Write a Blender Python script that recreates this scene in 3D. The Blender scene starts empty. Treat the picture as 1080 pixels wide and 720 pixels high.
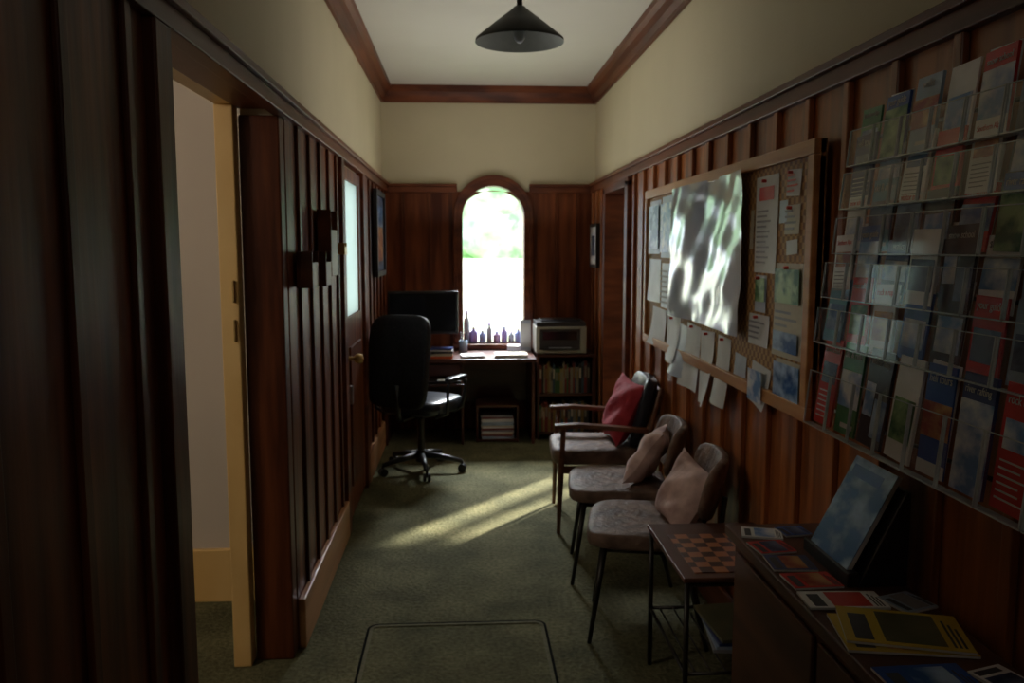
import bpy, math, random
from mathutils import Vector, Matrix, Euler
random.seed(7)
S=bpy.context.scene
COL=S.collection

# ---------------------------------------------------------------- materials
def mat(name,c1,c2=None,rough=.5,scale=(8,8,8),metal=0,bump=0,bscale=None,detail=4,spec=.5,coat=0,contrast=(.35,.65),emis=0,alpha=None):
    m=bpy.data.materials.new(name); m.use_nodes=True
    nt=m.node_tree; N=nt.nodes; L=nt.links
    b=N['Principled BSDF']
    b.inputs['Roughness'].default_value=rough
    b.inputs['Metallic'].default_value=metal
    b.inputs['Specular IOR Level'].default_value=spec
    b.inputs['Coat Weight'].default_value=coat
    b.inputs['Coat Roughness'].default_value=.12
    c2=c2 or tuple(min(1,x*1.25+.003) for x in c1)
    tc=N.new('ShaderNodeTexCoord'); mp=N.new('ShaderNodeMapping')
    mp.inputs['Scale'].default_value=scale
    L.new(tc.outputs['Object'],mp.inputs['Vector'])
    no=N.new('ShaderNodeTexNoise'); no.inputs['Scale'].default_value=1; no.inputs['Detail'].default_value=detail
    L.new(mp.outputs['Vector'],no.inputs['Vector'])
    cr=N.new('ShaderNodeValToRGB')
    cr.color_ramp.elements[0].position=contrast[0]; cr.color_ramp.elements[1].position=contrast[1]
    cr.color_ramp.elements[0].color=(*c1,1); cr.color_ramp.elements[1].color=(*c2,1)
    L.new(no.outputs['Fac'],cr.inputs['Fac']); L.new(cr.outputs['Color'],b.inputs['Base Color'])
    if bump:
        bn=N.new('ShaderNodeBump'); bn.inputs['Strength'].default_value=bump; bn.inputs['Distance'].default_value=.02
        if bscale:
            n2=N.new('ShaderNodeTexNoise'); n2.inputs['Scale'].default_value=bscale; n2.inputs['Detail'].default_value=3
            L.new(tc.outputs['Object'],n2.inputs['Vector']); L.new(n2.outputs['Fac'],bn.inputs['Height'])
        else: L.new(no.outputs['Fac'],bn.inputs['Height'])
        L.new(bn.outputs['Normal'],b.inputs['Normal'])
    return m

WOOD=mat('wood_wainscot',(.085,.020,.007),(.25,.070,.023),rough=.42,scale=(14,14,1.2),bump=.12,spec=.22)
WOODB=mat('wood_batten',(.060,.014,.005),(.17,.048,.016),rough=.42,scale=(20,20,1.5),bump=.1,spec=.22)
WOODR=mat('wood_wainscot_lit',(.18,.052,.014),(.48,.160,.045),rough=.36,scale=(14,14,1.2),bump=.12,coat=.08)  # brighter wainscot copy for the right wall, window light put into the colour
WOODT=mat('wood_trim',(.075,.019,.008),(.18,.050,.018),rough=.42,scale=(3,1.0,12),bump=.08,spec=.3)
WOODBASE=mat('wood_baseboard_sunlit',(.42,.20,.085),(.60,.31,.14),rough=.4,scale=(8,1,14))  # lightened wood, the sunlit glow is put into the colour
CREAM=mat('plaster_cream',(.60,.53,.36),(.64,.565,.39),rough=.75,scale=(2,2,2),bump=.05,bscale=60)
CEIL=mat('ceiling_paint',(.62,.60,.54),(.66,.64,.58),rough=.8,scale=(1.5,1.5,1.5))
YEL=mat('paint_yellow',(.84,.54,.20),(.90,.62,.26),rough=.4,scale=(4,4,2))
ROOMW=mat('side_room_paint',(.62,.55,.48),(.68,.60,.52),rough=.8,scale=(1,1,1))
BLACK=mat('black_plastic',(.010,.010,.012),(.018,.018,.02),rough=.4,scale=(30,30,30))
BLKFAB=mat('black_fabric',(.007,.007,.010),(.016,.016,.020),rough=.6,scale=(60,60,60),bump=.2,spec=.3)
LEATH=mat('black_vinyl',(.012,.016,.026),(.02,.026,.038),rough=.28,scale=(30,30,30),bump=.1)
METAL=mat('dark_metal',(.02,.018,.016),(.04,.035,.03),rough=.35,scale=(20,20,20),metal=.6)
STEEL=mat('steel',(.5,.5,.5),(.6,.6,.6),rough=.3,scale=(20,20,20),metal=1)
BRASS=mat('brass',(.45,.3,.12),(.55,.38,.16),rough=.35,scale=(20,20,20),metal=1)
SEATF=mat('seat_brown_fabric',(.095,.056,.040),(.28,.18,.13),rough=.6,scale=(11,11,11),bump=.5,bscale=30,spec=.4,contrast=(.32,.68))
CHWOOD=mat('chair_teak',(.10,.035,.014),(.19,.07,.028),rough=.35,scale=(6,30,30))
RED=mat('cushion_red',(.38,.018,.030),(.54,.04,.06),rough=.8,scale=(10,10,10),bump=.3,bscale=30)
MAUVE=mat('cushion_beige_pink',(.42,.27,.24),(.80,.58,.52),rough=.85,scale=(9,9,9),bump=.7,bscale=14)
PAPER=mat('paper_white',(.66,.66,.66),(.74,.74,.73),rough=.5,scale=(9,9,9))
PAPERC=mat('paper_cream',(.55,.50,.38),(.62,.56,.43),rough=.5,scale=(9,9,9))
PAPERB=mat('paper_bluegrey',(.44,.50,.60),(.57,.63,.72),rough=.35,scale=(9,9,9))
INK=mat('ink_dark',(.05,.05,.06),(.08,.08,.09),rough=.5,scale=(9,9,9))
INKG=mat('ink_grey',(.28,.28,.30),(.33,.33,.35),rough=.5,scale=(9,9,9))
INKR=mat('ink_red',(.60,.04,.03),(.68,.07,.05),rough=.4,scale=(9,9,9))
OAK=mat('oak_frame',(.48,.21,.07),(.62,.31,.12),rough=.4,scale=(4,2,20))
CAB=mat('cabinet_wood',(.065,.023,.011),(.13,.048,.023),rough=.45,scale=(5,1,14),spec=.35)
DESK=mat('desk_wood',(.05,.014,.008),(.10,.028,.014),rough=.35,scale=(1,6,12),coat=.1)
SHADE=mat('lamp_shade_metal',(.03,.033,.03),(.05,.055,.05),rough=.45,scale=(10,10,10))
SHADEI=mat('lamp_shade_inner',(.11,.125,.105),(.15,.17,.145),rough=.5,scale=(10,10,10))
FENCE=mat('fence_white',(.85,.85,.85),(.92,.92,.92),rough=.7,scale=(3,3,3))
LEAF=mat('tree_foliage',(.22,.42,.24),(.80,.92,.82),rough=.7,scale=(3,3,3),detail=5,contrast=(.35,.66))
BARK=mat('bark',(.10,.07,.05),(.2,.15,.1),rough=.9,scale=(8,8,2))
GRASS=mat('grass',(.10,.20,.05),(.2,.32,.1),rough=.9,scale=(3,3,3))
PRSIL=mat('printer_silver',(.40,.40,.35),(.46,.46,.40),rough=.35,scale=(9,9,9))
PRGRY=mat('printer_grey',(.035,.035,.04),(.05,.05,.055),rough=.4,scale=(9,9,9))
SCREEN=mat('screen_black',(.006,.007,.010),(.010,.011,.014),rough=.12,scale=(2,2,2))
LINE=mat('hatch_seam',(.006,.006,.004),(.012,.012,.009),rough=.95,scale=(9,9,9),spec=.05)
LINE2=mat('hatch_binding',(.155,.150,.095),(.20,.19,.125),rough=.95,scale=(60,60,60),spec=.05)
PH=[mat('photo_mountain',(.015,.10,.34),(.50,.68,.90),rough=.3,scale=(9,9,14),contrast=(.42,.62),spec=.35),
    mat('photo_green',(.02,.14,.05),(.35,.55,.25),rough=.3,scale=(14,14,20),contrast=(.4,.6),spec=.35),
    mat('photo_snow',(.14,.30,.62),(.90,.93,.97),rough=.3,scale=(12,12,16),contrast=(.4,.62),spec=.35),
    mat('photo_sunset',(.34,.05,.03),(.70,.40,.16),rough=.3,scale=(12,12,20),contrast=(.4,.6),spec=.35),
    mat('photo_dusk',(.012,.03,.10),(.16,.22,.36),rough=.3,scale=(12,12,18),contrast=(.4,.6),spec=.35)]
CO=[mat('cover_%d'%i,c,rough=.3,scale=(9,9,9),spec=.35) for i,c in enumerate([(.62,.035,.03),(.02,.09,.36),(.03,.03,.04),(.84,.84,.82),
   (.04,.22,.36),(.55,.34,.05),(.05,.24,.09),(.32,.42,.54),(.03,.05,.18),(.58,.11,.03)])]
BOOKC=[mat('spine_%d'%i,c,rough=.6,scale=(9,9,9)) for i,c in enumerate([(.04,.12,.04),(.22,.15,.04),(.18,.03,.025),(.22,.21,.16),(.04,.08,.12),(.02,.02,.02),(.28,.22,.09)])]

def carpet():
    m=mat('carpet_green',(.090,.090,.050),(.176,.170,.102),rough=.95,scale=(55,55,55),bump=.6,spec=.1,contrast=(.3,.7))
    nt=m.node_tree;N=nt.nodes;L=nt.links
    b=N['Principled BSDF']; cr=[n for n in N if n.type=='VALTORGB'][0]; tc=[n for n in N if n.type=='TEX_COORD'][0]
    n2=N.new('ShaderNodeTexNoise'); n2.inputs['Scale'].default_value=3.5; n2.inputs['Detail'].default_value=5
    L.new(tc.outputs['Object'],n2.inputs['Vector'])
    c2=N.new('ShaderNodeValToRGB'); c2.color_ramp.elements[0].position=.35;c2.color_ramp.elements[1].position=.65
    c2.color_ramp.elements[0].color=(.70,.72,.68,1); c2.color_ramp.elements[1].color=(1.3,1.25,1.15,1)
    L.new(n2.outputs['Fac'],c2.inputs['Fac'])
    mx=N.new('ShaderNodeMix'); mx.data_type='RGBA'; mx.blend_type='MULTIPLY'; mx.inputs[0].default_value=1
    L.new(cr.outputs['Color'],mx.inputs[6]); L.new(c2.outputs['Color'],mx.inputs[7]); L.new(mx.outputs[2],b.inputs['Base Color'])
    return m
CARPET=carpet()
def checker(name,a,b_,scale,rough=.4,off=(.0031,.0,.0131)):
    m=bpy.data.materials.new(name); m.use_nodes=True; nt=m.node_tree;N=nt.nodes;L=nt.links
    tc=N.new('ShaderNodeTexCoord'); ck=N.new('ShaderNodeTexChecker'); ck.inputs['Scale'].default_value=scale
    ck.inputs['Color1'].default_value=(*a,1); ck.inputs['Color2'].default_value=(*b_,1)
    mp=N.new('ShaderNodeMapping'); mp.inputs['Location'].default_value=off
    L.new(tc.outputs['Object'],mp.inputs['Vector']); L.new(mp.outputs['Vector'],ck.inputs['Vector'])
    L.new(ck.outputs['Color'],N['Principled BSDF'].inputs['Base Color'])
    N['Principled BSDF'].inputs['Roughness'].default_value=rough
    return m
CHESS=checker('chess_squares',(.46,.17,.065),(.07,.022,.012),1/.044,.35,(0,0,.0131))
WEAVE=checker('rattan_weave',(.50,.28,.10),(.26,.125,.05),1/.022,.6)
GLOSS=mat('laminated_map',(.46,.55,.70),(.82,.86,.92),rough=.20,scale=(2.2,2.2,1.2),metal=.32,coat=.5,detail=2)
GLOSS.node_tree.nodes['Principled BSDF'].inputs['Coat Roughness'].default_value=.12
def acrylic():
    m=bpy.data.materials.new('clear_acrylic'); m.use_nodes=True; nt=m.node_tree;N=nt.nodes;L=nt.links
    N.remove(N['Principled BSDF']); t=N.new('ShaderNodeBsdfTransparent'); g=N.new('ShaderNodeBsdfGlossy'); g.inputs['Roughness'].default_value=.05
    mx=N.new('ShaderNodeMixShader'); mx.inputs[0].default_value=.09
    L.new(t.outputs[0],mx.inputs[1]); L.new(g.outputs[0],mx.inputs[2])
    L.new(mx.outputs[0],N['Material Output'].inputs['Surface']); return m
ACR=acrylic()
def frosted():
    m=bpy.data.materials.new('frosted_pane'); m.use_nodes=True; nt=m.node_tree;N=nt.nodes;L=nt.links
    N.remove(N['Principled BSDF']); t=N.new('ShaderNodeBsdfTranslucent'); t.inputs[0].default_value=(.8,.88,.86,1)
    g=N.new('ShaderNodeBsdfGlossy'); g.inputs['Roughness'].default_value=.12
    mx=N.new('ShaderNodeMixShader'); mx.inputs[0].default_value=.2
    L.new(t.outputs[0],mx.inputs[1]); L.new(g.outputs[0],mx.inputs[2]); L.new(mx.outputs[0],N['Material Output'].inputs['Surface']); return m
GLASSW=frosted()
ACRE=mat('acrylic_edge_highlight',(.50,.56,.60),(.72,.78,.80),rough=.12,scale=(20,20,20))  # pale pocket rims, edge highlights painted in as colour

# ---------------------------------------------------------------- mesh builder
class MB:
    def __init__(s): s.v=[];s.f=[];s.m=[];s.mats=[];s.sm=[]
    def mi(s,m):
        if m not in s.mats: s.mats.append(m)
        return s.mats.index(m)
    def add(s,vs,fs,m,smooth=False):
        o=len(s.v); s.v+= [tuple(p) for p in vs]; k=s.mi(m)
        for f in fs: s.f.append(tuple(i+o for i in f)); s.m.append(k); s.sm.append(smooth)
    def box(s,x0,x1,y0,y1,z0,z1,m,M=None):
        vs=[Vector(p) for p in [(x0,y0,z0),(x1,y0,z0),(x1,y1,z0),(x0,y1,z0),(x0,y0,z1),(x1,y0,z1),(x1,y1,z1),(x0,y1,z1)]]
        if M: vs=[M@p for p in vs]
        s.add(vs,[(0,3,2,1),(4,5,6,7),(0,1,5,4),(1,2,6,5),(2,3,7,6),(3,0,4,7)],m)
    def cyl(s,p0,p1,r0,r1=None,m=None,n=14,cap=True):
        r1=r0 if r1 is None else r1
        p0=Vector(p0);p1=Vector(p1);d=(p1-p0).normalized();q=d.to_track_quat('Z','Y')
        vs=[];
        for p,r in((p0,r0),(p1,r1)):
            for i in range(n):
                a=2*math.pi*i/n; vs.append(p+q@Vector((math.cos(a)*r,math.sin(a)*r,0)))
        fs=[(i,(i+1)%n,n+(i+1)%n,n+i) for i in range(n)]
        s.add(vs,fs,m,True)
        if cap: s.add(vs,[tuple(range(n))[::-1],tuple(range(n,2*n))],m)
    def tube(s,pts,r,m,n=10):
        pts=[Vector(p) for p in pts]; vs=[]; K=len(pts)
        for j,p in enumerate(pts):
            d=(pts[min(j+1,K-1)]-pts[max(j-1,0)]).normalized(); q=d.to_track_quat('Z','Y')
            rr=r[j] if isinstance(r,(list,tuple)) else r
            for i in range(n):
                a=2*math.pi*i/n; vs.append(p+q@Vector((math.cos(a)*rr,math.sin(a)*rr,0)))
        fs=[]
        for j in range(K-1):
            for i in range(n): fs.append((j*n+i,j*n+(i+1)%n,(j+1)*n+(i+1)%n,(j+1)*n+i))
        fs.append(tuple(range(n))[::-1]); fs.append(tuple(range((K-1)*n,K*n)))
        s.add(vs,fs,m,True)
    def sup(s,c,r,m,e1=.3,e2=.3,M=None,bend=None,nu=36,nv=18):
        def pw(a,e): return math.copysign(abs(a)**e,a)
        vs=[]
        for j in range(nv+1):
            ph=-math.pi/2+math.pi*j/nv
            for i in range(nu):
                th=2*math.pi*i/nu
                p=Vector((r[0]*pw(math.cos(ph),e1)*pw(math.cos(th),e2),r[1]*pw(math.cos(ph),e1)*pw(math.sin(th),e2),r[2]*pw(math.sin(ph),e1)))
                if bend: p=bend(p)
                if M: p=M@p
                vs.append(p+Vector(c))
        fs=[]
        for j in range(nv):
            for i in range(nu): fs.append((j*nu+i,j*nu+(i+1)%nu,(j+1)*nu+(i+1)%nu,(j+1)*nu+i))
        s.add(vs,fs,m,True)
    def pillow(s,c,w,h,t,m,M,n=20):
        vs=[];fs=[]
        for side in(1,-1):
            for j in range(n+1):
                for i in range(n+1):
                    a=-1+2*i/n;b=-1+2*j/n
                    x=a*w/2*(1-.12*(1-b*b)*abs(a)); y=b*h/2*(1-.12*(1-a*a)*abs(b))
                    z=side*t/2*((1-a**4)*(1-b**4))**.6+ .010*math.sin(a*6+b*4)*(1-a*a)*(1-b*b)+.02*a*b*abs(a*b)
                    vs.append(M@Vector((x,y,z))+Vector(c))
        k=(n+1)**2
        for sd in(0,1):
            for j in range(n):
                for i in range(n):
                    q=[sd*k+j*(n+1)+i,sd*k+j*(n+1)+i+1,sd*k+(j+1)*(n+1)+i+1,sd*k+(j+1)*(n+1)+i]
                    fs.append(tuple(q if sd==0 else q[::-1]))
        s.add(vs,fs,m,True)
    def prof(s,pts,m,smooth=True,M=None,n=40):
        vs=[];K=len(pts)
        for r,z in pts:
            for i in range(n):
                a=2*math.pi*i/n; p=Vector((r*math.cos(a),r*math.sin(a),z)); vs.append(M@p if M else p)
        fs=[(j*n+i,j*n+(i+1)%n,(j+1)*n+(i+1)%n,(j+1)*n+i) for j in range(K-1) for i in range(n)]
        s.add(vs,fs,m,smooth)
    def build(s,name,parent=None,loc=(0,0,0),rot=(0,0,0),bevel=0):
        me=bpy.data.meshes.new(name); me.from_pydata(s.v,[],s.f); 
        for m in s.mats: me.materials.append(m)
        for i,p in enumerate(me.polygons): p.material_index=s.m[i]; p.use_smooth=s.sm[i]
        me.update()
        o=bpy.data.objects.new(name,me); COL.objects.link(o); o.location=loc; o.rotation_euler=rot
        if parent: o.parent=parent
        if bevel:
            b=o.modifiers.new('bevel','BEVEL'); b.width=bevel; b.segments=2; b.limit_method='ANGLE'; b.angle_limit=math.radians(50)
        return o
def empty(name,loc=(0,0,0),rot=(0,0,0)):
    e=bpy.data.objects.new(name,None); COL.objects.link(e); e.location=loc; e.rotation_euler=rot; e.empty_display_size=.1; return e

XL,XR,YB,ZC=-.67,1.13,7.2,2.89
YF=-1.6
RZ=2.05
DN=1.89
DH=2.06
# ---------------------------------------------------------------- room shell
b=MB(); b.box(-3.2,4.2,YF,7.35,-.1,0,CARPET); b.build('floor')
b=MB(); b.box(-3.2,4.2,YF,7.35,ZC,ZC+.1,CEIL); b.build('ceiling')
b=MB(); W0,W1=XL-.12,XL
b.box(W0,W1,YF,DN,0,ZC,CREAM); b.box(W0,W1,DN,3.11,DH,ZC,CREAM); b.box(W0,W1,3.11,4.67,0,ZC,CREAM)
b.box(W0,W1,4.67,5.26,0,1.17,CREAM); b.box(W0,W1,4.67,5.26,1.93,ZC,CREAM); b.box(W0,W1,5.26,YB,0,ZC,CREAM)
b.build('wall_left')
b=MB(); W0,W1=XR,XR+.12
b.box(W0,W1,YF,5.58,0,ZC,CREAM); b.box(W0,W1,5.58,6.4,2.0,ZC,CREAM); b.box(W0,W1,6.4,YB,0,ZC,CREAM)
b.build('wall_right')
b=MB(); b.box(XL-.12,XR+.12,YF-.1,YF,0,ZC,CREAM); b.build('wall_front')
def arch(cx,w,z0,zt,n=24):
    r=w/2; zc=zt-r
    return [(cx-r,z0)]+[(cx-r*math.cos(math.pi*i/n),zc+r*math.sin(math.pi*i/n)) for i in range(n+1)]+[(cx+r,z0)]
WX,WW,WZ0,WZT=.26,.54,.74,2.085
def wall_arch(b,x0,x1,z0,z1,y0,y1,m,ww,zt):
    A=arch(WX,ww,WZ0,zt)
    b.box(x0,A[0][0],y0,y1,z0,z1,m); b.box(A[-1][0],x1,y0,y1,z0,z1,m); b.box(A[0][0],A[-1][0],y0,y1,z0,WZ0,m)
    for i in range(1,len(A)-2):
        (xa,za),(xb,zb)=A[i],A[i+1]
        vs=[(xa,y0,za),(xb,y0,zb),(xb,y0,z1),(xa,y0,z1),(xa,y1,za),(xb,y1,zb),(xb,y1,z1),(xa,y1,z1)]
        b.add(vs,[(0,1,2,3),(7,6,5,4),(0,4,5,1),(3,2,6,7)],m)
b=MB(); wall_arch(b,-.79,XR+.0,0,ZC,YB,YB+.15,CREAM,WW,WZT)
b.box(XR,1.90,YB,YB+.15,0,ZC,ROOMW); b.box(2.55,4.2,YB,YB+.15,0,ZC,ROOMW)
b.box(1.90,2.55,YB,YB+.15,0,.92,ROOMW); b.box(1.90,2.55,YB,YB+.15,1.92,ZC,ROOMW)
b.build('wall_back')
b=MB(); b.box(2.18,2.28,YB+.02,YB+.08,.92,1.92,WOODT); b.box(1.90,2.18,YB+.03,YB+.06,1.07,1.11,WOODT); b.box(2.28,2.55,YB+.03,YB+.06,1.36,1.40,WOODT)
b.box(1.88,2.58,YB-.03,YB,.88,.92,WOODT);b.build('window_2',bevel=.004)
b=MB(); WT=.025
wall_arch(b,XL,XR,0,RZ-.02,YB-WT,YB,WOOD,WW+.10,2.04)
for x in (-.5,-.28,-.10,.62,.80,.98): b.box(x-.014,x+.014,YB-WT-.016,YB-WT,.0,RZ-.03,WOODB)
b.build('trim_wainscot_back',bevel=.003)
b=MB()
def ring(b,w0,zt0,w1,zt1,y0,y1,m):
    A=arch(WX,w0,WZ0,zt0); B=arch(WX,w1,WZ0,zt1)
    for i in range(len(A)-1):
        a,c,d,e=A[i],A[i+1],B[i+1],B[i]
        vs=[(a[0],y0,a[1]),(c[0],y0,c[1]),(d[0],y0,d[1]),(e[0],y0,e[1]),(a[0],y1,a[1]),(c[0],y1,c[1]),(d[0],y1,d[1]),(e[0],y1,e[1])]
        b.add(vs,[(0,1,2,3),(7,6,5,4),(0,4,5,1),(3,2,6,7)],m)
ring(b,WW-.02,WZT-.01,WW+.12,WZT+.075,YB-.055,YB-.0,WOODT)
ring(b,WW+.07,WZT+.05,WW+.13,WZT+.08,YB-.07,YB-.055,WOODT)
ring(b,WW-.02,WZT-.01,WW+.02,WZT+.01,YB,YB+.13,WOODT)
b.box(WX-WW/2-.08,WX+WW/2+.08,YB-.09,YB+.13,WZ0-.04,WZ0,WOODT)
b.build('window_1',bevel=.003)
b=MB()
for x0,x1 in((XL,WX-.305),(WX+.305,XR)):
    b.box(x0,x1,YB-.055,YB,RZ-.03,RZ+.02,WOODT); b.box(x0,x1,YB-.07,YB,RZ+.02,RZ+.04,WOODT)
b.build('trim_rail_back',bevel=.004)
def side(x,sgn,segs,battens,name,m,mb,dep=.02):
    b=MB()
    for y0,y1,z0 in segs:
        xa,xb=sorted((x,x+sgn*.025)); b.box(xa,xb,y0,y1,z0,RZ-.02,m)
    for y in battens:
        xa,xb=sorted((x+sgn*.025,x+sgn*(.025+dep))); b.box(xa,xb,y-.017,y+.017,.0,RZ-.03,mb)
    b.build(name,bevel=.004)
lb=[1.69-.27*i for i in range(11)]+[3.36+.25*i for i in range(5)]+[5.60+.25*i for i in range(6)]
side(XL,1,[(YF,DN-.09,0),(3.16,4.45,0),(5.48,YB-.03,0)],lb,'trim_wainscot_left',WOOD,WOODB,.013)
rb=[1.84+.27*i for i in range(-11,14)]
rb=[y for y in rb if y<5.45]+[6.62,6.86,7.08]
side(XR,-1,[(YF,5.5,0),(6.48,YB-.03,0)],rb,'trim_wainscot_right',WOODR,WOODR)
b=MB()
b.box(XL,XL+.05,YF,YB-.07,RZ-.03,RZ+.02,WOODT); b.box(XL,XL+.065,YF,YB-.07,RZ+.02,RZ+.045,WOODT); b.build('trim_rail_left',bevel=.004)
b=MB()
b.box(XR-.05,XR,YF,YB-.07,RZ-.03,RZ+.02,WOODT); b.box(XR-.065,XR,YF,YB-.07,RZ+.02,RZ+.045,WOODT); b.build('trim_rail_right',bevel=.004)
def crown(name,pts):
    P=[(0,-.13),(.018,-.13),(.022,-.11),(.045,-.085),(.06,-.05),(.085,-.03),(.09,0),(0,0)]
    b=MB(); (p0,p1,n)=pts; vs=[]
    for p in(p0,p1):
        for d,z in P: vs.append((p[0]+n[0]*d,p[1]+n[1]*d,ZC+z))
    k=len(P); b.add(vs,[(i,(i+1)%k,k+(i+1)%k,k+i) for i in range(k)],WOODT); b.build(name)
crown('trim_crown_left',((XL,YF),(XL,YB),(1,0))); crown('trim_crown_right',((XR,YF),(XR,YB),(-1,0))); crown('trim_crown_back',((XL,YB),(XR,YB),(0,-1)))
b=MB(); b.box(XL+.025,XL+.052,3.165,4.45,0,.20,WOODBASE); b.box(XL+.025,XL+.052,5.48,YB-.03,0,.20,WOODBASE); b.build('baseboard_left',bevel=.006)
b=MB(); b.box(XR-.065,XR-.045,2.4,5.5,0,.14,WOODT); b.build('baseboard_right',bevel=.005)
b=MB()
b.box(XL-.12,XL+.022,3.08,3.16,0,RZ-.03,WOODB)
b.box(XL-.12,XL+.05,DN-.09,DN+.01,0,RZ-.03,WOODB)
b.box(XL-.12,XL-.001,DN+.01,3.08,DH-.02,DH,WOODT)
b.build('trim_doorway_left',bevel=.006)
b=MB()
b.box(XL-.19,XL-.125,3.03,3.10,0,DH-.01,YEL); b.box(XL-.19,XL-.125,DN,3.10,DH-.01,DH+.06,YEL)
b.box(XL-.145,XL-.135,3.018,3.03,1.36,1.44,BRASS)
b.box(XL-.145,XL-.135,3.018,3.03,1.22,1.30,BRASS)
b.build('trim_doorway_inner',bevel=.004)
b=MB(); b.box(-3.2,XL-.12,3.65,3.77,0,ZC,ROOMW); b.box(-3.2,-3.1,0,3.65,0,ZC,ROOMW); b.box(-3.2,XL-.12,-.1,0,0,ZC,ROOMW)
b.build('wall_side_room_left')
b=MB(); b.box(-3.1,XL-.12,3.625,3.65,0,.24,YEL); b.build('baseboard_side_room',bevel=.006)
b=MB(); b.box(4.1,4.2,3.0,YB,0,ZC,ROOMW); b.box(XR+.12,4.2,3.0,3.1,0,ZC,ROOMW); b.build('wall_side_room_right')
b=MB(); b.box(XR-.055,XR+.13,5.50,5.60,0,2.0,WOODT); b.box(XR-.055,XR+.13,6.38,6.48,0,2.0,WOODT); b.box(XR-.055,XR+.13,5.50,6.48,1.96,RZ-.03,WOODT)
b.build('trim_doorway_right',bevel=.006)
e=empty('door_1')
b=MB(); X=XL+.03
b.box(XL,X+.02,4.45,4.55,0,2.02,WOODT); b.box(XL,X+.02,5.38,5.48,0,2.02,WOODT)
b.build('frame',e,bevel=.004)
b=MB()
b.box(XL,X,4.55,4.67,0.02,2.0,WOOD); b.box(XL,X,5.26,5.38,.02,2.0,WOOD); b.box(XL,X,4.67,5.26,1.93,2.0,WOOD)
b.box(XL,X,4.67,5.26,.02,1.17,WOOD); b.box(X,X+.012,4.72,5.2,.2,1.0,WOODB)
b.build('leaf',e,bevel=.004)
b=MB(); b.box(XL+.014,XL+.02,4.67,5.26,1.17,1.93,GLASSW); b.build('pane',e)
b=MB(); b.cyl((X,4.62,.95),(X+.05,4.62,.95),.012,m=BRASS); b.sup((X+.065,4.62,.95),(.028,.028,.028),BRASS,1,1); b.box(X,X+.006,4.59,4.65,.86,1.04,BRASS)
b.box(X,X+.03,4.59,4.64,.70,.80,STEEL)
b.build('handle',e)

def seam():
    b=MB(); x0,x1,y0,y1,r=-.40,.335,2.55,3.36,.05
    pts=[]
    for cx,cy,a0 in((x1-r,y1-r,0),(x0+r,y1-r,90),(x0+r,y0+r,180),(x1-r,y0+r,270)):
        for k in range(7):
            a=math.radians(a0+15*k); pts.append((cx+r*math.cos(a),cy+r*math.sin(a),math.cos(a),math.sin(a)))
    for wa,wb,z,m in((0,.010,.004,LINE),(.011,.024,.0035,LINE2)):
        vs=[]
        for x,y,nx,ny in pts: vs+=[(x-nx*wa,y-ny*wa,z),(x-nx*wb,y-ny*wb,z)]
        K=len(pts); b.add(vs,[(2*i,2*((i+1)%K),2*((i+1)%K)+1,2*i+1)[::-1] for i in range(K)],m)
    b.build('floor_hatch_seam')
seam()

# ---------------------------------------------------------------- pendant lamp
e=empty('pendant_lamp',(.235,3.5,2.38))
b=MB(); b.prof([(.18,0),(.178,.012),(.10,.075),(.035,.125),(.02,.14),(.0,.145)],SHADE); b.build('shade_outer',e)
b=MB(); b.prof([(.18,0),(.172,.006),(.095,.068),(.03,.118),(0,.12)],SHADEI); b.build('shade_inner',e)
b=MB(); b.cyl((0,0,.05),(0,0,.12),.02,m=PAPERB); b.sup((0,0,.03),(.024,.024,.034),PAPERB,1,1); b.build('bulb',e)
b=MB(); b.cyl((0,0,.135),(0,0,.17),.012,m=BLACK); b.cyl((0,0,.16),(0,0,.49),.0035,m=BLACK); b.cyl((0,0,.485),(0,0,.51),.045,.05,m=SHADE,n=24); b.build('cord',e)

# ---------------------------------------------------------------- noticeboard
KS=.937
e=empty('notice_board',(XR-.045,0,1.55*(1-KS))); e.scale=(1,KS,KS)
b=MB(); b.box(-.02,0,2.65,5.15,.98,1.9,WEAVE); b.build('panel',e)
b=MB(); fw=.05
b.box(-.04,0,2.65,5.15,1.9-fw,1.9,OAK); b.box(-.04,0,2.65,5.15,.98,.98+fw,OAK); b.box(-.04,0,2.65,2.65+fw,.98+fw,1.9-fw,OAK); b.box(-.04,0,5.15-fw,5.15,.98+fw,1.9-fw,OAK)
b.build('frame',e,bevel=.004)
def curl(b,y0,y1,z0,z1,m,off=.024,curl_=.0,nz=8,tilt=0,ny=6):
    vs=[]
    for j in range(nz+1):
        for i in range(ny+1):
            t=j/nz; s=i/ny; y=y0+(y1-y0)*s+tilt*(t-.5); z=z1+(z0-z1)*t+tilt*(s-.5)*.6
            vs.append((-off-curl_*t*t*(.6+.4*math.sin(3*s+y0*9)),y,z))
    fs=[(j*(ny+1)+i,j*(ny+1)+i+1,(j+1)*(ny+1)+i+1,(j+1)*(ny+1)+i) for j in range(nz) for i in range(ny)]
    b.add(vs,fs,m,True)
def lines(b,y0,y1,z0,z1,n,m,off=.026):
    h=(z1-z0)/n
    for k in range(n):
        z=z1-h*(k+.7); w=(y1-y0)*random.uniform(.55,1)
        b.box(-off-.0006,-off,y1-w,y1,z,z+h*.38,m)
b=MB()
n=60; vs=[]
for j in range(n+1):
    for i in range(n+1):
        s=i/n;t=j/n; y=3.28+1.14*s; z=1.20+.66*t
        h=.010*math.sin(s*7+t*1.8+.5)+.004*math.sin(s*14-t*5+1)*(1.2-t)+.0022*math.sin(s*25+t*13)+.0016*math.sin(s*9-t*24)+.003*math.cos(t*6-s*5)
        vs.append((-.050-h,y,z))
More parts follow.
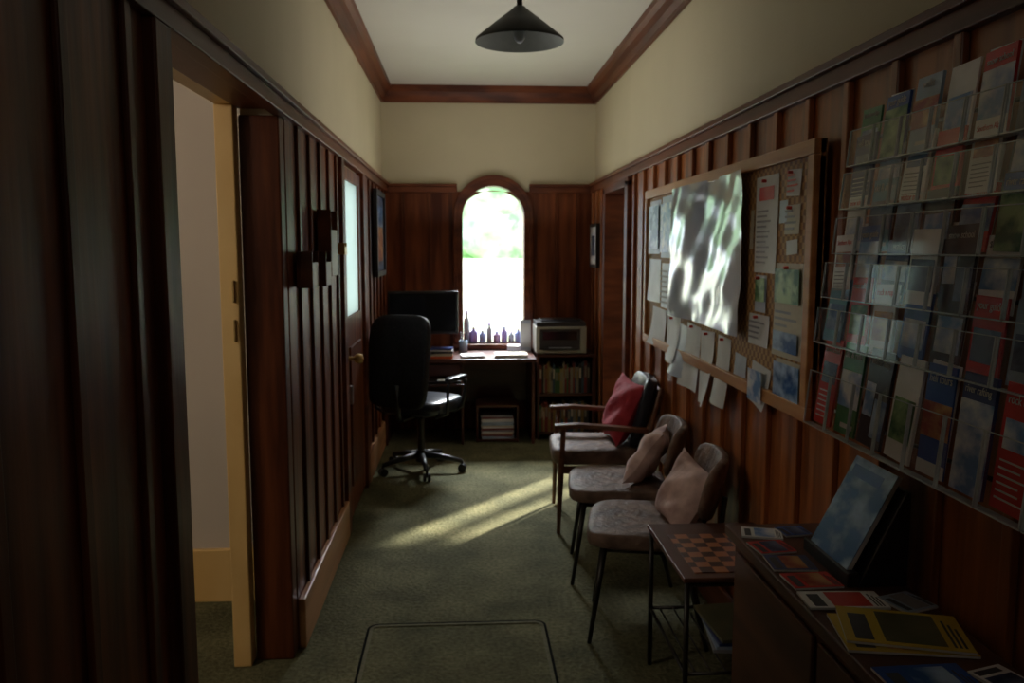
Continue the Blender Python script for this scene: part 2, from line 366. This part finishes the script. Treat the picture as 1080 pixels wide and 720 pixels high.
b.add(vs,[(j*(n+1)+i,j*(n+1)+i+1,(j+1)*(n+1)+i+1,(j+1)*(n+1)+i) for j in range(n) for i in range(n)],GLOSS,True)
b.build('laminated_map',e)
b=MB()
for (y0,y1,z0,z1,m,c,tl) in [(4.46,4.76,1.50,1.84,PAPERB,.012,0),(4.79,5.06,1.52,1.83,PAPERB,.01,0),(4.46,4.74,1.22,1.47,PAPERB,.012,0),(4.77,5.08,1.24,1.49,PAPERB,.01,0),
    (4.62,4.95,.99,1.21,PAPER,.04,.01),(4.30,4.58,.95,1.19,PAPER,.05,-.01),(4.12,4.34,.90,1.16,PAPERB,.06,.02),(3.94,4.18,.86,1.18,PAPER,.05,.02),(3.70,3.92,.83,1.17,PAPER,.06,-.02),(3.48,3.66,.87,1.17,PAPER,.04,.01),
    (2.99,3.22,1.46,1.82,PAPER,.004,0),(2.79,2.91,1.73,1.82,PAPER,.003,.01),(2.79,2.92,1.60,1.70,PAPERC,.003,0),(2.80,2.90,1.53,1.58,PAPER,.003,-.01),(2.73,2.99,1.17,1.50,PAPERC,.008,0),
    (3.08,3.20,1.31,1.45,PAPERB,.003,0),(3.04,3.26,1.18,1.30,PAPER,.006,0),(3.02,3.22,.95,1.11,PAPER,.02,.03),(2.71,2.96,.99,1.16,PAPERC,.01,0),(3.28,3.42,.98,1.12,PAPERB,.01,.01),
    (2.90,2.975,1.64,1.72,PAPERB,.003,.0),(3.24,3.275,1.55,1.70,PAPERC,.003,0)]:
    curl(b,y0,y1,z0,z1,m,.023,c,tilt=tl)
b.build('papers',e)
b=MB()
lines(b,3.02,3.19,1.49,1.70,11,INKG,.0285); b.box(-.0255,-.025,3.03,3.18,1.73,1.78,INKR)
lines(b,2.80,2.90,1.74,1.81,4,INKR,.0275); lines(b,2.81,2.91,1.61,1.69,4,INKG,.0275)
b.box(-.034,-.033,2.75,2.97,1.36,1.48,PH[1]); lines(b,2.76,2.96,1.27,1.34,3,INKG,.033); b.box(-.0345,-.034,2.75,2.97,1.19,1.26,PH[0])
b.box(-.028,-.0275,3.09,3.19,1.35,1.44,PH[1]); lines(b,3.06,3.24,1.20,1.28,4,INKG,.031)
b.box(-.036,-.0355,2.72,2.95,1.00,1.15,PH[0])
b.box(-.046,-.0455,3.04,3.19,.97,1.09,PH[2])
lines(b,4.49,4.72,1.24,1.44,7,INKG,.037); b.box(-.037,-.0365,4.48,4.74,1.53,1.80,PH[2]); b.box(-.036,-.0355,4.80,5.04,1.55,1.80,PH[0]); 
for y,z in((3.10,1.80),(2.85,1.81),(2.85,1.69),(2.86,1.485),(3.14,1.44),(3.15,1.29),(4.05,1.17),(3.8,1.16),(4.45,1.18),(3.56,1.16)):
    b.cyl((-.03,y,z),(-.045,y,z),.006,m=INKR,n=8)
b.build('print',e)

# ---------------------------------------------------------------- brochure rack
e=empty('brochure_rack')
def rx(z): return 1.065-(1.95-z)*.13
b=MB()
for y in(1.18,1.7,2.19):
    b.tube([(rx(1.86)+.03,y,1.86),(rx(1.08)+.03,y,1.08)],.006,METAL)
for z in(1.12,1.45,1.84): b.tube([(rx(z)+.032,1.14,z),(rx(z)+.032,2.21,z)],.005,METAL)
for z in(1.15,1.8): 
    for y in (1.3,2.1): b.cyl((rx(z)+.03,y,z),(XR-.026,y,z),.008,m=METAL)
b.build('wire_frame',e)
rows=[1.765,1.655,1.54,1.425,1.305,1.09]
pb=MB(); ab=MB(); eb=MB(); tb=MB()
titles=[]
seq=[6,1,7,3,0,2,4,3,8,7,3,0,3,2,1,7,3,4,3,2,0,1,7,4,3,1,8,3,2,3,7,1,4,0,3,1,2,0,7,3,0,6,2,3,1,8,0,7,3]
for ri,z0 in enumerate(rows):
    big=ri==5
    for c in range(8):
        y1=2.175-c*.127+(.02 if ri in(3,4) else 0); y0=y1-.12; x=rx(z0)-.012
        hh=(.225 if big else .150+random.uniform(-.018,.03)); ww=random.uniform(.096,.108)
        tilt=.12+random.uniform(-.04,.03)
        M=Matrix.Translation((x,(y0+y1)/2,z0+.004))@Matrix.Rotation(tilt,4,'Y')@Matrix.Rotation(random.uniform(-.04,.04),4,'X')
        cm=CO[seq[(ri*8+c)%len(seq)]]; th=random.uniform(.003,.008)
        pb.box(-th,0,-ww/2,ww/2,0,hh,cm,M)
        if c%3==1:
            M2=M@Matrix.Translation((.001,.008,.006))@Matrix.Rotation(.05,4,'X'); pb.box(0,.004,-ww/2,ww/2,0,hh,CO[3],M2)
        st=(ri*3+c*2+ri*c)%6; pm=PH[(0,2,4,1,2,2,3,4)[(c*3+ri*2)%8]]
        fx=-th-.0008
        if st==0: pb.box(fx,-th,-ww/2+.008,ww/2-.008,hh*.18,hh*.60,pm,M)
        elif st==1: pb.box(fx,-th,-ww/2,ww/2,hh*.34,hh*.66,pm,M); pb.box(fx,-th,-ww/2,ww/2,0,hh*.12,PAPER,M)
        elif st==2: pb.box(fx,-th,-ww/2,ww/2,0,hh*.78,pm,M)
        elif st==3:
            pb.box(fx,-th,-ww/2+.010,ww/2-.010,hh*.48,hh*.72,pm,M)
            for k in range(6): pb.box(fx,-th,-ww/2+.01+random.random()*.03,ww/2-.01,hh*(.08+.06*k),hh*(.095+.06*k),INKG if cm==CO[3] else PAPER,M)
        elif st==4: pb.box(fx,-th,-ww/2,ww/2,hh*.3,hh*.70,pm,M); pb.box(fx,-th,-ww/2+.01,ww/2-.03,hh*.07,hh*.12,PAPER,M)
        else: pb.box(fx,-th,-ww/2,0,hh*.1,hh*.5,pm,M); pb.box(fx,-th,.005,ww/2-.005,hh*.3,hh*.65,PH[2],M)
        tc=PAPER if cm not in(CO[3],CO[5]) else (INK if c%2 else INKR)
        titles.append((M,fx,ww,hh,tc))
        ph=.06 if not big else .11
        P=Matrix.Translation((x-.026,(y0+y1)/2,z0))@Matrix.Rotation(.10,4,'Y')
        ab.add([P@Vector(q) for q in((0,-.058,0),(0,.058,0),(0,.058,ph+.03),(0,-.058,ph+.03))],[(0,3,2,1)],ACR)
        for sg in(-1,1): ab.add([P@Vector(q) for q in((0,sg*.06,0),(.026,sg*.06,0),(.026,sg*.06,ph+.06),(0,sg*.06,ph+.03))],[(0,1,2,3)],ACR)
        for yy in(-.0615,.0585): eb.box(-.002,.002,yy,yy+.003,0,ph+.03,ACRE,P)
        eb.box(-.001,.001,-.058,.058,ph+.028,ph+.030,ACRE,P)
        eb.box(-.002,.024,-.061,.061,-.004,-.001,ACRE,P)
pb.build('brochures',e); ab.build('pockets',e); eb.build('pocket_edges',e)
words=['Southern Alps','ski & ride','rock n rope','lake cruises','heli tours','your guide','visitor map','national park','snow school','river rafting','walks','kayak']
tobs=[]
for k,(M,fx,ww,hh,tc) in enumerate(titles):
    if k%4==3: continue
    cu=bpy.data.curves.new('title','FONT'); cu.body=words[(k*5)%len(words)]; cu.size=.022; cu.extrude=.0003; cu.align_x='LEFT' if k%2 else 'CENTER'
    o=bpy.data.objects.new('title',cu); COL.objects.link(o)
    bpy.context.view_layer.update()
    w=max(o.dimensions.x,.01); sc=min(1.0,(ww-.02)/w)
    R=Matrix(((0,0,-1,0),(-1,0,0,0),(0,1,0,0),(0,0,0,1)))
    o.matrix_world=M@Matrix.Translation((fx-.0005,(ww/2-.008 if k%2 else 0),hh*.84))@R@Matrix.Diagonal((sc,sc*1.2,1,1))
    cu.materials.append(tc); tobs.append(o)
bpy.context.view_layer.update()
dg=bpy.context.evaluated_depsgraph_get()
for o in tobs:
    me=bpy.data.meshes.new_from_object(o.evaluated_get(dg))
    tb.add([o.matrix_world@v.co for v in me.vertices],[tuple(p.vertices) for p in me.polygons],o.data.materials[0])
for o in tobs: bpy.data.objects.remove(o)
tb.build('titles',e)

# ---------------------------------------------------------------- counter cabinet
e=empty('counter_cabinet')
CT=.75
b=MB(); b.box(.76,1.055,.55,2.34,CT-.03,CT,CAB); b.build('top',e,bevel=.005)
b=MB(); b.box(.785,1.05,.57,2.32,.06,CT-.03,CAB)
for y0,y1 in((.6,1.15),(1.18,1.72),(1.75,2.28)): b.box(.773,.785,y0,y1,.1,CT-.06,CAB)
b.build('body',e,bevel=.004)
b=MB()
for y in(1.1,1.66,1.8): b.sup((.76,y,.5),(.014,.014,.014),BRASS,1,1)
b.box(.81,1.05,.6,2.28,0,.06,BLACK); b.build('knobs_and_plinth',e)
def leaflet(name,x,y,w,h,rot,cm,pm,z=CT,th=.005,tc=INK):
    b=MB(); b.box(-w/2,w/2,-h/2,h/2,0,th,PAPER); b.box(-w/2,w/2,-h/2,h/2,th,th+.0008,cm)
    b.box(-w*.42,w*.42,-h*.30,h*.18,th+.0008,th+.0014,pm)
    b.box(-w*.42,w*.3,h*.27,h*.42,th+.0008,th+.0014,tc)
    for k in range(3): b.box(-w*.42,w*(.1+.1*k),-h*(.45-.04*k),-h*(.43-.04*k),th+.0008,th+.0014,tc)
    return b.build(name,None,(x,y,z),(0,0,rot))
YC=mat('magazine_yellow',(.62,.44,.04),(.70,.50,.06),rough=.35)
DG=mat('cover_olive',(.10,.10,.05),(.16,.15,.08),rough=.35)
leaflet('magazine',.90,1.615,.17,.25,1.40,YC,PH[3],z=CT+.001)
leaflet('magazine',.91,1.625,.17,.24,1.28,YC,DG,z=CT+.0085)
leaflet('leaflet',.835,2.245,.08,.11,1.3,CO[3],PH[2],z=CT+.001)
leaflet('leaflet',.93,2.255,.07,.08,1.7,CO[1],PH[4],z=CT+.001)
leaflet('leaflet',.822,2.135,.09,.10,1.7,CO[0],PH[4],z=CT+.001)
leaflet('leaflet',.828,2.02,.10,.11,1.5,CO[8],PH[3],z=CT+.001)
leaflet('leaflet',.835,1.905,.09,.12,1.62,CO[0],PH[3],z=CT+.001)
leaflet('leaflet',.86,1.79,.09,.18,1.52,CO[3],INKR,z=CT+.001)
leaflet('leaflet',1.0,1.77,.09,.09,1.9,CO[7],INKG,z=CT+.001)
leaflet('leaflet',.86,1.42,.13,.17,1.6,CO[1],PH[0],z=CT+.001)
leaflet('leaflet',1.0,1.42,.08,.10,.3,CO[3],PH[4],z=CT+.001)
leaflet('leaflet',.87,1.26,.14,.18,1.5,CO[2],PH[4],z=CT+.001)
e=empty('magazine_stand',(.99,1.995,CT))
b=MB()
pts=[(-.06,0),(.062,0),(.062,.23),(.05,.23)]
vs=[];ys=(-.13,.13)
for y in ys:
    for x,z in pts: vs.append((x,y,z))
b.add(vs,[(0,1,2,3)[::-1],(4,5,6,7),(0,4,5,1)[::-1],(1,5,6,2)[::-1],(2,6,7,3)[::-1],(3,7,4,0)[::-1]],BLACK)
b.box(-.085,-.055,-.13,.13,.001,.035,BLACK); b.build('stand',e,bevel=.003)
b=MB(); M=Matrix.Translation((-.068,0,.02))@Matrix.Rotation(math.radians(27),4,'Y')
b.box(-.012,-.002,-.105,.105,0,.265,PAPER,M); b.box(-.014,-.012,-.105,.105,0,.265,PH[0],M); b.box(-.0146,-.014,-.06,.09,.215,.245,CO[1],M); b.build('magazine',e)

# ---------------------------------------------------------------- chess side table
e=empty('chess_table',(.875,2.72,0))
H=.54
b=MB(); b.box(-.20,.20,-.26,.26,H-.018,H-.002,CAB); b.build('top',e,bevel=.004)
b=MB(); b.box(-.154,.198,-.22,.132,H-.002,H+.001,CHESS); b.build('squares',e)
b=MB()
for sx in(-1,1):
    for sy in(-1,1): b.tube([(sx*.185,sy*.245,H-.02),(sx*.185,sy*.245,0)],.009,METAL)
for z in(H-.03,.22):
    for sy in(-1,1): b.tube([(-.185,sy*.245,z),(.185,sy*.245,z)],.006,METAL)
    for sx in(-1,1): b.tube([(sx*.185,-.245,z),(sx*.185,.245,z)],.006,METAL)
for k in range(7): x=-.15+.05*k; b.tube([(x,-.245,.22),(x,.245,.22)],.003,METAL)
b.build('frame',e)
b=MB()
for k in range(4): b.box(-.04,.15,-.13,.15,.225+.012*k,.236+.012*k,[INKG,CO[7],CO[8],DG][k],Matrix.Rotation(.07*(k-2),4,'Z'))
b.build('newspapers',e)

# ---------------------------------------------------------------- chairs
def simple_chair(loc,rot,pil):
    e=empty('upholstered_chair',loc,(0,0,rot))
    b=MB()
    b.sup((0,0,.415),(.235,.245,.038),SEATF,.35,.45,bend=lambda p:Vector((p.x,p.y,p.z+.25*p.y*p.y)))
    b.build('seat',e)
    b=MB()
    b.sup((.28,0,.615),(.125,.25,.024),SEATF,.4,.55,M=Matrix.Rotation(math.radians(-76),4,'Y'),bend=lambda p:Vector((p.x,p.y,p.z+1.1*p.y*p.y)))
    b.build('back',e)
    b=MB()
    for sy in(-1,1):
        b.tube([(-.16,sy*.17,.385),(-.215,sy*.20,.0)],[.013,.009],METAL)
        b.tube([(.14,sy*.17,.385),(.24,sy*.20,.0)],[.013,.009],METAL)
        b.tube([(.10,sy*.14,.38),(.25,sy*.15,.40),(.285,sy*.15,.47),(.30,sy*.15,.60)],.010,METAL)
        b.tube([(-.16,sy*.17,.375),(.14,sy*.17,.375)],.010,METAL)
    b.tube([(-.16,-.17,.375),(-.16,.17,.375)],.010,METAL); b.tube([(.14,-.17,.375),(.14,.17,.375)],.010,METAL)
    b.build('legs',e)
    b=MB(); p,r,w,h=pil
    b.pillow(p,w,h,.115,MAUVE,Euler(r).to_matrix().to_4x4())
    b.build('cushion',e)
simple_chair((.74,3.30,0),-.20,((.155,-.01,.565),(.30,math.radians(-60),.10),.29,.31))
simple_chair((.735,3.90,0),-.12,((.145,-.02,.575),(-.25,math.radians(-60),-.05),.30,.33))
def armchair(loc,rot):
    e=empty('wooden_armchair',loc,(0,0,rot))
    b=MB(); b.sup((-.01,0,.41),(.25,.24,.05),SEATF,.35,.3); b.build('seat',e)
    b=MB(); b.sup((.26,0,.64),(.20,.235,.04),LEATH,.35,.35,M=Matrix.Rotation(math.radians(-76),4,'Y'),bend=lambda p:Vector((p.x,p.y,p.z+.5*p.y*p.y))); b.build('back',e)
    b=MB()
    for sy in(-1,1):
        y=sy*.275
        b.tube([(-.20,y,.59),(-.215,y,.30),(-.225,y,0)],[.014,.017,.011],CHWOOD)
        b.tube([(.33,y*.93,.80),(.24,y,.45),(.20,y,.35),(.29,y,0)],[.012,.017,.017,.011],CHWOOD)
        pts=[(-.25,.605),(-.12,.612),(.05,.60),(.25,.585)]
        for (xa,za),(xb,zb) in zip(pts,pts[1:]):
            vs=[(xa,y-.028,za),(xb,y-.028,zb),(xb,y+.028,zb),(xa,y+.028,za)]
            vs+=[(a,c,d-.022) for a,c,d in vs]
            b.add(vs,[(0,1,2,3),(7,6,5,4),(0,4,5,1),(2,6,7,3),(1,5,6,2),(3,7,4,0)],CHWOOD)
        b.box(-.21,.22,y-.01,y+.01,.335,.375,CHWOOD)
    b.box(-.225,-.20,-.27,.27,.33,.37,CHWOOD); b.box(.19,.215,-.27,.27,.33,.37,CHWOOD); b.box(.315,.335,-.25,.25,.74,.79,CHWOOD)
    b.build('frame',e)
    b=MB(); b.pillow((.15,-.03,.64),.38,.36,.13,RED,Euler((.08,math.radians(-68),.1)).to_matrix().to_4x4()); b.build('cushion',e)
armchair((.755,4.70,0),-.06)

# ---------------------------------------------------------------- office chair
e=empty('office_chair',(-.30,5.80,0),(0,0,math.radians(-28)))
b=MB()
b.sup((0,-.24,.80),(.23,.315,.045),BLKFAB,.45,.4,M=Matrix.Rotation(math.radians(82),4,'X'),bend=lambda p:Vector((p.x,p.y,p.z+.9*p.x*p.x-.12*p.y*p.y)))
b.build('backrest',e)
b=MB(); b.sup((0,.02,.475),(.24,.24,.055),LEATH,.4,.45); b.build('seat',e)
b=MB()
for sx in(-1,1):
    b.tube([(sx*.20,-.14,.42),(sx*.285,-.13,.45),(sx*.29,-.13,.62),(sx*.285,-.10,.665),(sx*.28,.08,.665),(sx*.28,.14,.64),(sx*.27,.15,.56),(sx*.26,.12,.46),(sx*.20,.10,.42)],.014,BLACK)
    b.sup((sx*.283,.0,.675),(.03,.13,.016),LEATH,.5,.5)
b.build('armrests',e)
b=MB()
b.box(-.09,.09,-.12,.12,.395,.425,BLACK); b.box(-.03,.03,-.275,-.08,.40,.415,BLACK); b.tube([(0,-.26,.405),(0,-.29,.45),(0,-.30,.65)],.018,BLACK)
b.cyl((0,0,.09),(0,0,.40),.026,m=METAL); b.cyl((0,0,.07),(0,0,.15),.04,.034,m=BLACK)
for k in range(5):
    a=math.radians(72*k+20); c,s_=math.cos(a),math.sin(a)
    b.tube([(c*.03,s_*.03,.115),(c*.16,s_*.16,.10),(c*.29,s_*.29,.075)],[.024,.02,.014],BLACK)
    p=Vector((c*.29,s_*.29,.028)); t=Vector((-s_,c,0))
    b.cyl(p-t*.024,p-t*.006,.028,m=BLACK); b.cyl(p+t*.006,p+t*.024,.028,m=BLACK); b.cyl(p+Vector((0,0,0)),p+Vector((0,0,.05)),.008,m=METAL)
b.build('base',e)

# ---------------------------------------------------------------- desk
DT=.69
e=empty('desk')
b=MB(); b.box(-.635,.575,6.52,7.165,DT-.03,DT,DESK); b.build('top',e,bevel=.004)
b=MB()
b.box(-.63,-.60,6.56,7.14,0,DT-.03,DESK); b.box(.54,.565,6.56,7.14,0,DT-.03,DESK); b.box(-.02,.0,6.56,7.14,0,DT-.03,DESK)
b.box(-.60,.54,7.10,7.12,.25,DT-.03,DESK)
b.box(-.60,-.02,6.56,7.1,.53,.55,DESK)
b.box(-.58,-.03,6.545,6.56,.555,DT-.04,DESK)
b.build('frame',e,bevel=.003)
b=MB(); b.box(-.30,.0,6.36,6.54,.50,.52,DESK); b.box(-.28,-.02,6.38,6.5,.522,.54,BLACK); b.box(-.2,-.05,6.37,6.44,.542,.55,PAPER); b.build('keyboard_tray',e,bevel=.003)
e=empty('computer_monitor',(-.325,6.83,DT),(0,0,.06))
b=MB(); b.box(-.285,.285,-.02,.015,.17,.52,BLACK); b.box(-.12,.12,.015,.05,.22,.45,BLACK); b.build('housing',e,bevel=.008)
b=MB(); b.box(-.265,.265,-.023,-.02,.195,.50,SCREEN); b.build('screen',e)
b=MB(); b.box(-.03,.03,.02,.05,.015,.25,BLACK); b.prof([(0,.016),(.10,.014),(.12,.004),(.12,0),(0,0)],BLACK,M=Matrix.Diagonal((1,.8,1,1))); b.build('stand',e)
e=empty('printer',(.79,6.86,.701))
b=MB()
b.box(-.205,.205,-.13,.20,.010,.225,PRSIL)
b.box(-.205,-.175,-.165,-.13,.010,.225,PRSIL); b.box(.155,.205,-.165,-.13,.010,.225,PRSIL); b.box(-.175,.155,-.165,-.13,.010,.035,PRSIL); b.box(-.175,.155,-.165,-.13,.205,.225,PRSIL)
for sx in(-.17,.17):
    for sy in(-.12,.17): b.box(sx-.015,sx+.015,sy-.015,sy+.015,0,.010,BLACK)
b.build('body',e,bevel=.007)
b=MB(); b.box(-.20,.20,-.15,.195,.226,.262,PRGRY); b.box(-.16,.16,-.10,.15,.262,.275,BLACK)
b.box(-.174,.154,-.145,-.131,.036,.204,PRGRY); b.box(-.15,.13,-.148,-.145,.115,.185,SCREEN)
b.box(-.14,.12,-.20,-.146,.045,.052,BLACK); b.box(-.10,.08,-.19,-.148,.053,.058,PAPERB)
b.build('lid_and_front',e,bevel=.003)
e=empty('bookshelf',(.83,6.90,0))
b=MB(); w=.235
b.box(-w,-w+.02,-.2,.24,0,.70,DESK); b.box(w-.02,w,-.2,.24,0,.70,DESK); b.box(-w+.02,w-.02,.22,.24,0,.70,DESK)
for z in(.04,.36,.68): b.box(-w+.02,w-.02,-.2,.22,z,z+.02,DESK)
b.build('carcass',e,bevel=.003)
def books(b,x0,x1,y,z,hmax,d=.14):
    x=x0
    while x<x1-.03:
        t=random.uniform(.012,.028); h=hmax*random.uniform(.72,.98)
        m=random.choice(BOOKC); b.box(x,x+t-.001,y,y+d,z,z+h,m)
        b.box(x+t*.2,x+t*.8,y-.0008,y,z+h*.5,z+h*.85,random.choice(BOOKC[1:7:2]+[PAPERC])); x+=t
b=MB(); books(b,-w+.022,w-.02,-.17,.38,.27); books(b,-w+.022,w-.02,-.17,.06,.27); b.build('books',e)
e=empty('paper_shelf',(.27,6.80,0))
b=MB(); w=.17
b.box(-w,-w+.015,-.17,.17,0,.30,DESK); b.box(w-.015,w,-.17,.17,0,.30,DESK); b.box(-w+.015,w-.015,.155,.17,0,.30,DESK)
for z in(.01,.285): b.box(-w+.015,w-.015,-.17,.155,z,z+.015,DESK)
b.build('carcass',e,bevel=.002)
b=MB(); z=.026
for k in range(14):
    t=random.uniform(.008,.02); 
    if z+t>.25: break
    b.box(-.13,.13,-.15,.12,z,z+t-.001,random.choice([PAPER,PAPERC,INKG,CO[7],INKG,BOOKC[2]]),Matrix.Rotation(random.uniform(-.05,.05),4,'Z')); z+=t
b.build('papers',e)
def stack(name,x,y,z,w,d,ms,rot=0):
    b=MB(); zz=0
    for i,(m,t) in enumerate(ms):
        b.box(-w/2,w/2,-d/2,d/2,zz,zz+t-.001,m,Matrix.Rotation(random.uniform(-.12,.12),4,'Z')); zz+=t
    b.build(name,None,(x,y,z),(0,0,rot),bevel=.001)
stack('book_stack',-.17,6.62,DT+.001,.17,.13,[(CO[9],.02),(PAPERC,.02),(CO[2],.018),(PAPER,.012),(CO[8],.015)])
stack('paper_pile',.07,6.64,DT+.001,.18,.16,[(PAPER,.01),(PAPERB,.008),(PAPER,.006)],.1)
stack('paper_pile',.38,6.66,DT+.001,.26,.2,[(PAPER,.01),(PAPER,.01),(PAPERC,.008)],-.1)
def bottle(name,x,y,z,r,h,m,cap):
    b=MB(); b.prof([(0,0),(r,0),(r,h*.65),(r*.9,h*.72),(r*.4,h*.8),(r*.38,h*.9)],m,n=20); b.cyl((0,0,h*.88),(0,0,h),r*.45,m=cap,n=16); b.build(name,None,(x,y,z))
VIO=mat('glass_violet',(.42,.32,.76),(.54,.44,.86),rough=.2); BLU=mat('plastic_blue',(.32,.40,.82),(.44,.52,.88),rough=.3); PNK=mat('plastic_lilac',(.56,.40,.74),(.66,.50,.82),rough=.3)
for i,(x,r,h,m,c) in enumerate([(.03,.026,.28,PAPERB,VIO),(.09,.034,.14,VIO,PAPER),(.165,.028,.11,BLU,PAPER),(.225,.024,.17,PAPERB,VIO),(.29,.032,.10,PNK,BLU),(.355,.028,.14,VIO,BLU),(.415,.026,.10,PAPERB,PNK),(.475,.03,.12,BLU,PAPER)]):
    bottle('bottle',x,YB+.03,WZ0+.001,r,h,m,c)
b=MB(); b.prof([(0,.001),(.035,.001),(.036,.10),(.032,.10),(.03,.01),(0,.01)],CO[7],n=20)
for k in range(5):
    a=k*1.3; b.cyl((.01*math.cos(a),.01*math.sin(a),.015),(.028*math.cos(a),.028*math.sin(a),.17),.004,m=[BLACK,INKR,BLU,PAPER,BLACK][k],n=8)
b.build('pen_cup',None,(.0,7.0,DT))
stack('tissue_box',.42,6.95,DT+.001,.10,.12,[(PAPERB,.05),(PAPER,.01)])
b=MB(); b.box(-.045,.045,-.012,.012,0,.26,PAPERB,Matrix.Rotation(-.12,4,'X')); b.box(-.04,.04,-.0135,-.012,.03,.23,PAPER,Matrix.Rotation(-.12,4,'X')); b.build('desk_calendar',None,(.525,7.02,DT+.004))
# ---------------------------------------------------------------- pictures
e=empty('framed_picture',(XL+.045,6.3,1.66))
b=MB(); 
b.box(0,.03,-.32,.32,.27,.31,BLACK); b.box(0,.03,-.32,.32,-.31,-.27,BLACK); b.box(0,.03,-.32,-.28,-.27,.27,BLACK); b.box(0,.03,.28,.32,-.27,.27,BLACK); b.build('frame',e,bevel=.003)
b=MB(); b.box(0,.014,-.28,.28,-.27,.27,PH[4]); b.box(.014,.016,-.2,.2,-.2,.05,PH[3]); b.box(.014,.016,-.2,.2,.05,.2,PH[0]); b.build('print',e)
e=empty('framed_picture',(XR-.047,6.80,1.575))
b=MB(); b.box(-.03,0,-.17,.17,.15,.175,BLACK); b.box(-.03,0,-.17,.17,-.175,-.15,BLACK); b.box(-.03,0,-.17,-.145,-.15,.15,BLACK); b.box(-.03,0,.145,.17,-.15,.15,BLACK); b.build('frame',e)
b=MB(); b.box(-.028,0,-.145,.145,-.15,.15,PAPER); b.box(-.0295,-.028,-.08,.08,-.08,.08,PH[4]); b.build('print',e)
def wbox(name,y0,y1,z0,z1,d,m=WOODT):
    b=MB(); x=XL+.039; b.box(x,x+.012,y0,y1,z0,z1,m); b.box(x+.012,x+d,y0,y0+.008,z0,z1,m); b.box(x+.012,x+d,y1-.008,y1,z0,z1,m)
    b.box(x+.012,x+d,y0+.008,y1-.008,z0,z0+.008,m); b.box(x+d-.008,x+d,y0+.008,y1-.008,z0+.008,z0+(z1-z0)*.7,m)
    b.build(name,bevel=.002)
wbox('wooden_letter_box',3.24,3.38,1.40,1.54,.06); wbox('wooden_letter_box',3.44,3.58,1.40,1.54,.08); wbox('wooden_key_box',3.72,3.90,1.43,1.72,.06)
wbox('light_switch_box',4.28,4.36,1.52,1.58,.04,BRASS)
# ---------------------------------------------------------------- outside
b=MB(); b.box(-15,20,7.36,30,-.12,-.02,GRASS); b.build('garden_ground')
b=MB(); 
for k in range(60): x=-3+.13*k; b.box(x,x+.12,9.5,9.53,-.02,1.44,FENCE)
b.box(-3,4.8,9.53,9.57,.3,.4,FENCE); b.box(-3,4.8,9.53,9.57,1.1,1.2,FENCE); b.build('white_fence')
def tree(loc,crowns,th):
    e=empty('tree',loc)
    b=MB(); b.tube([(0,0,-.05),(.05,0,th*.5),(0,0,th)],[.16,.12,.08],BARK); b.build('trunk',e)
    for i,(c,r) in enumerate(crowns):
        b=MB(); 
        b.sup(c,(r,r,r*.85),LEAF,1,1,nu=40,nv=24); o=b.build('crown_%d'%i,e)
        t=bpy.data.textures.new('lf','CLOUDS'); t.noise_scale=.35
        d=o.modifiers.new('d','DISPLACE'); d.texture=t; d.strength=.5
tree((.5,14,0),[((0,0,3.0),1.6),((-1.2,.3,2.6),1.2),((1.2,.2,2.7),1.2),((.2,-.2,1.9),1.0)],2.2)
tree((2.15,10.4,0),[((0,0,3.6),.95),((-.4,.1,4.3),.8),((.15,0,2.7),.7)],2.8)  # added tree out of view, crowns placed to block sun at the arched window

# ---------------------------------------------------------------- lights
W=bpy.data.worlds.new('World'); S.world=W; W.use_nodes=True
W.node_tree.nodes['Background'].inputs[0].default_value=(.82,.91,1,1); W.node_tree.nodes['Background'].inputs[1].default_value=4.3
def light(name,typ,loc,power,color=(1,1,1),target=None,**k):
    l=bpy.data.lights.new(name,typ); l.energy=power; l.color=color
    for a,v in k.items(): setattr(l,a,v)
    o=bpy.data.objects.new(name,l); COL.objects.link(o); o.location=loc
    if target is not None: o.rotation_euler=(Vector(target)-Vector(loc)).to_track_quat('-Z','Y').to_euler()
    return o
d=Vector((-.64,-.77,-.5))
light('sun','SUN',(5,13,6),22,(1,.95,.78),target=Vector((5,13,6))+d,angle=.04)
light('sky_window_fill','AREA',(.26,8.5,2.75),430,(.92,.96,1),target=(.26,5.6,.6),shape='RECTANGLE',size=1.2,size_y=.9)  # added area fill above the window view, strengthens incoming skylight
light('ceiling_bounce_fill','AREA',(.23,5.3,1.75),10.5,(1,.96,.88),target=(.23,5.3,3),shape='RECTANGLE',size=1.0,size_y=3.0)  # added up-facing fill imitating bounced daylight; no lamp hangs here
light('side_room_lamp','POINT',(-2.2,1.6,2.3),21,(1,.90,.78),shadow_soft_size=.15)
light('side_room_right_fill','POINT',(2.9,5.2,2.3),25,(1,.9,.75),shadow_soft_size=.15)  # added unseen fill brightening the right doorway
light('entry_fill','POINT',(.2,-1.0,2.4),2.4,(1,.93,.86),shadow_soft_size=.2)  # added fill behind the camera, lifts the counter and near end

# ---------------------------------------------------------------- camera
c=bpy.data.cameras.new('camera'); co=bpy.data.objects.new('camera',c); COL.objects.link(co)
co.location=(0,0,1.55)
a,p=math.radians(3.34),math.radians(6.3)
fwd=Vector((math.sin(a)*math.cos(p),math.cos(a)*math.cos(p),-math.sin(p)))
co.rotation_euler=fwd.to_track_quat('-Z','Y').to_euler()
c.sensor_width=36; c.lens=885/1080*36; c.clip_start=.02
c.dof.use_dof=True; c.dof.focus_distance=1.5; c.dof.aperture_fstop=8
S.camera=co
S.view_settings.view_transform='Standard'
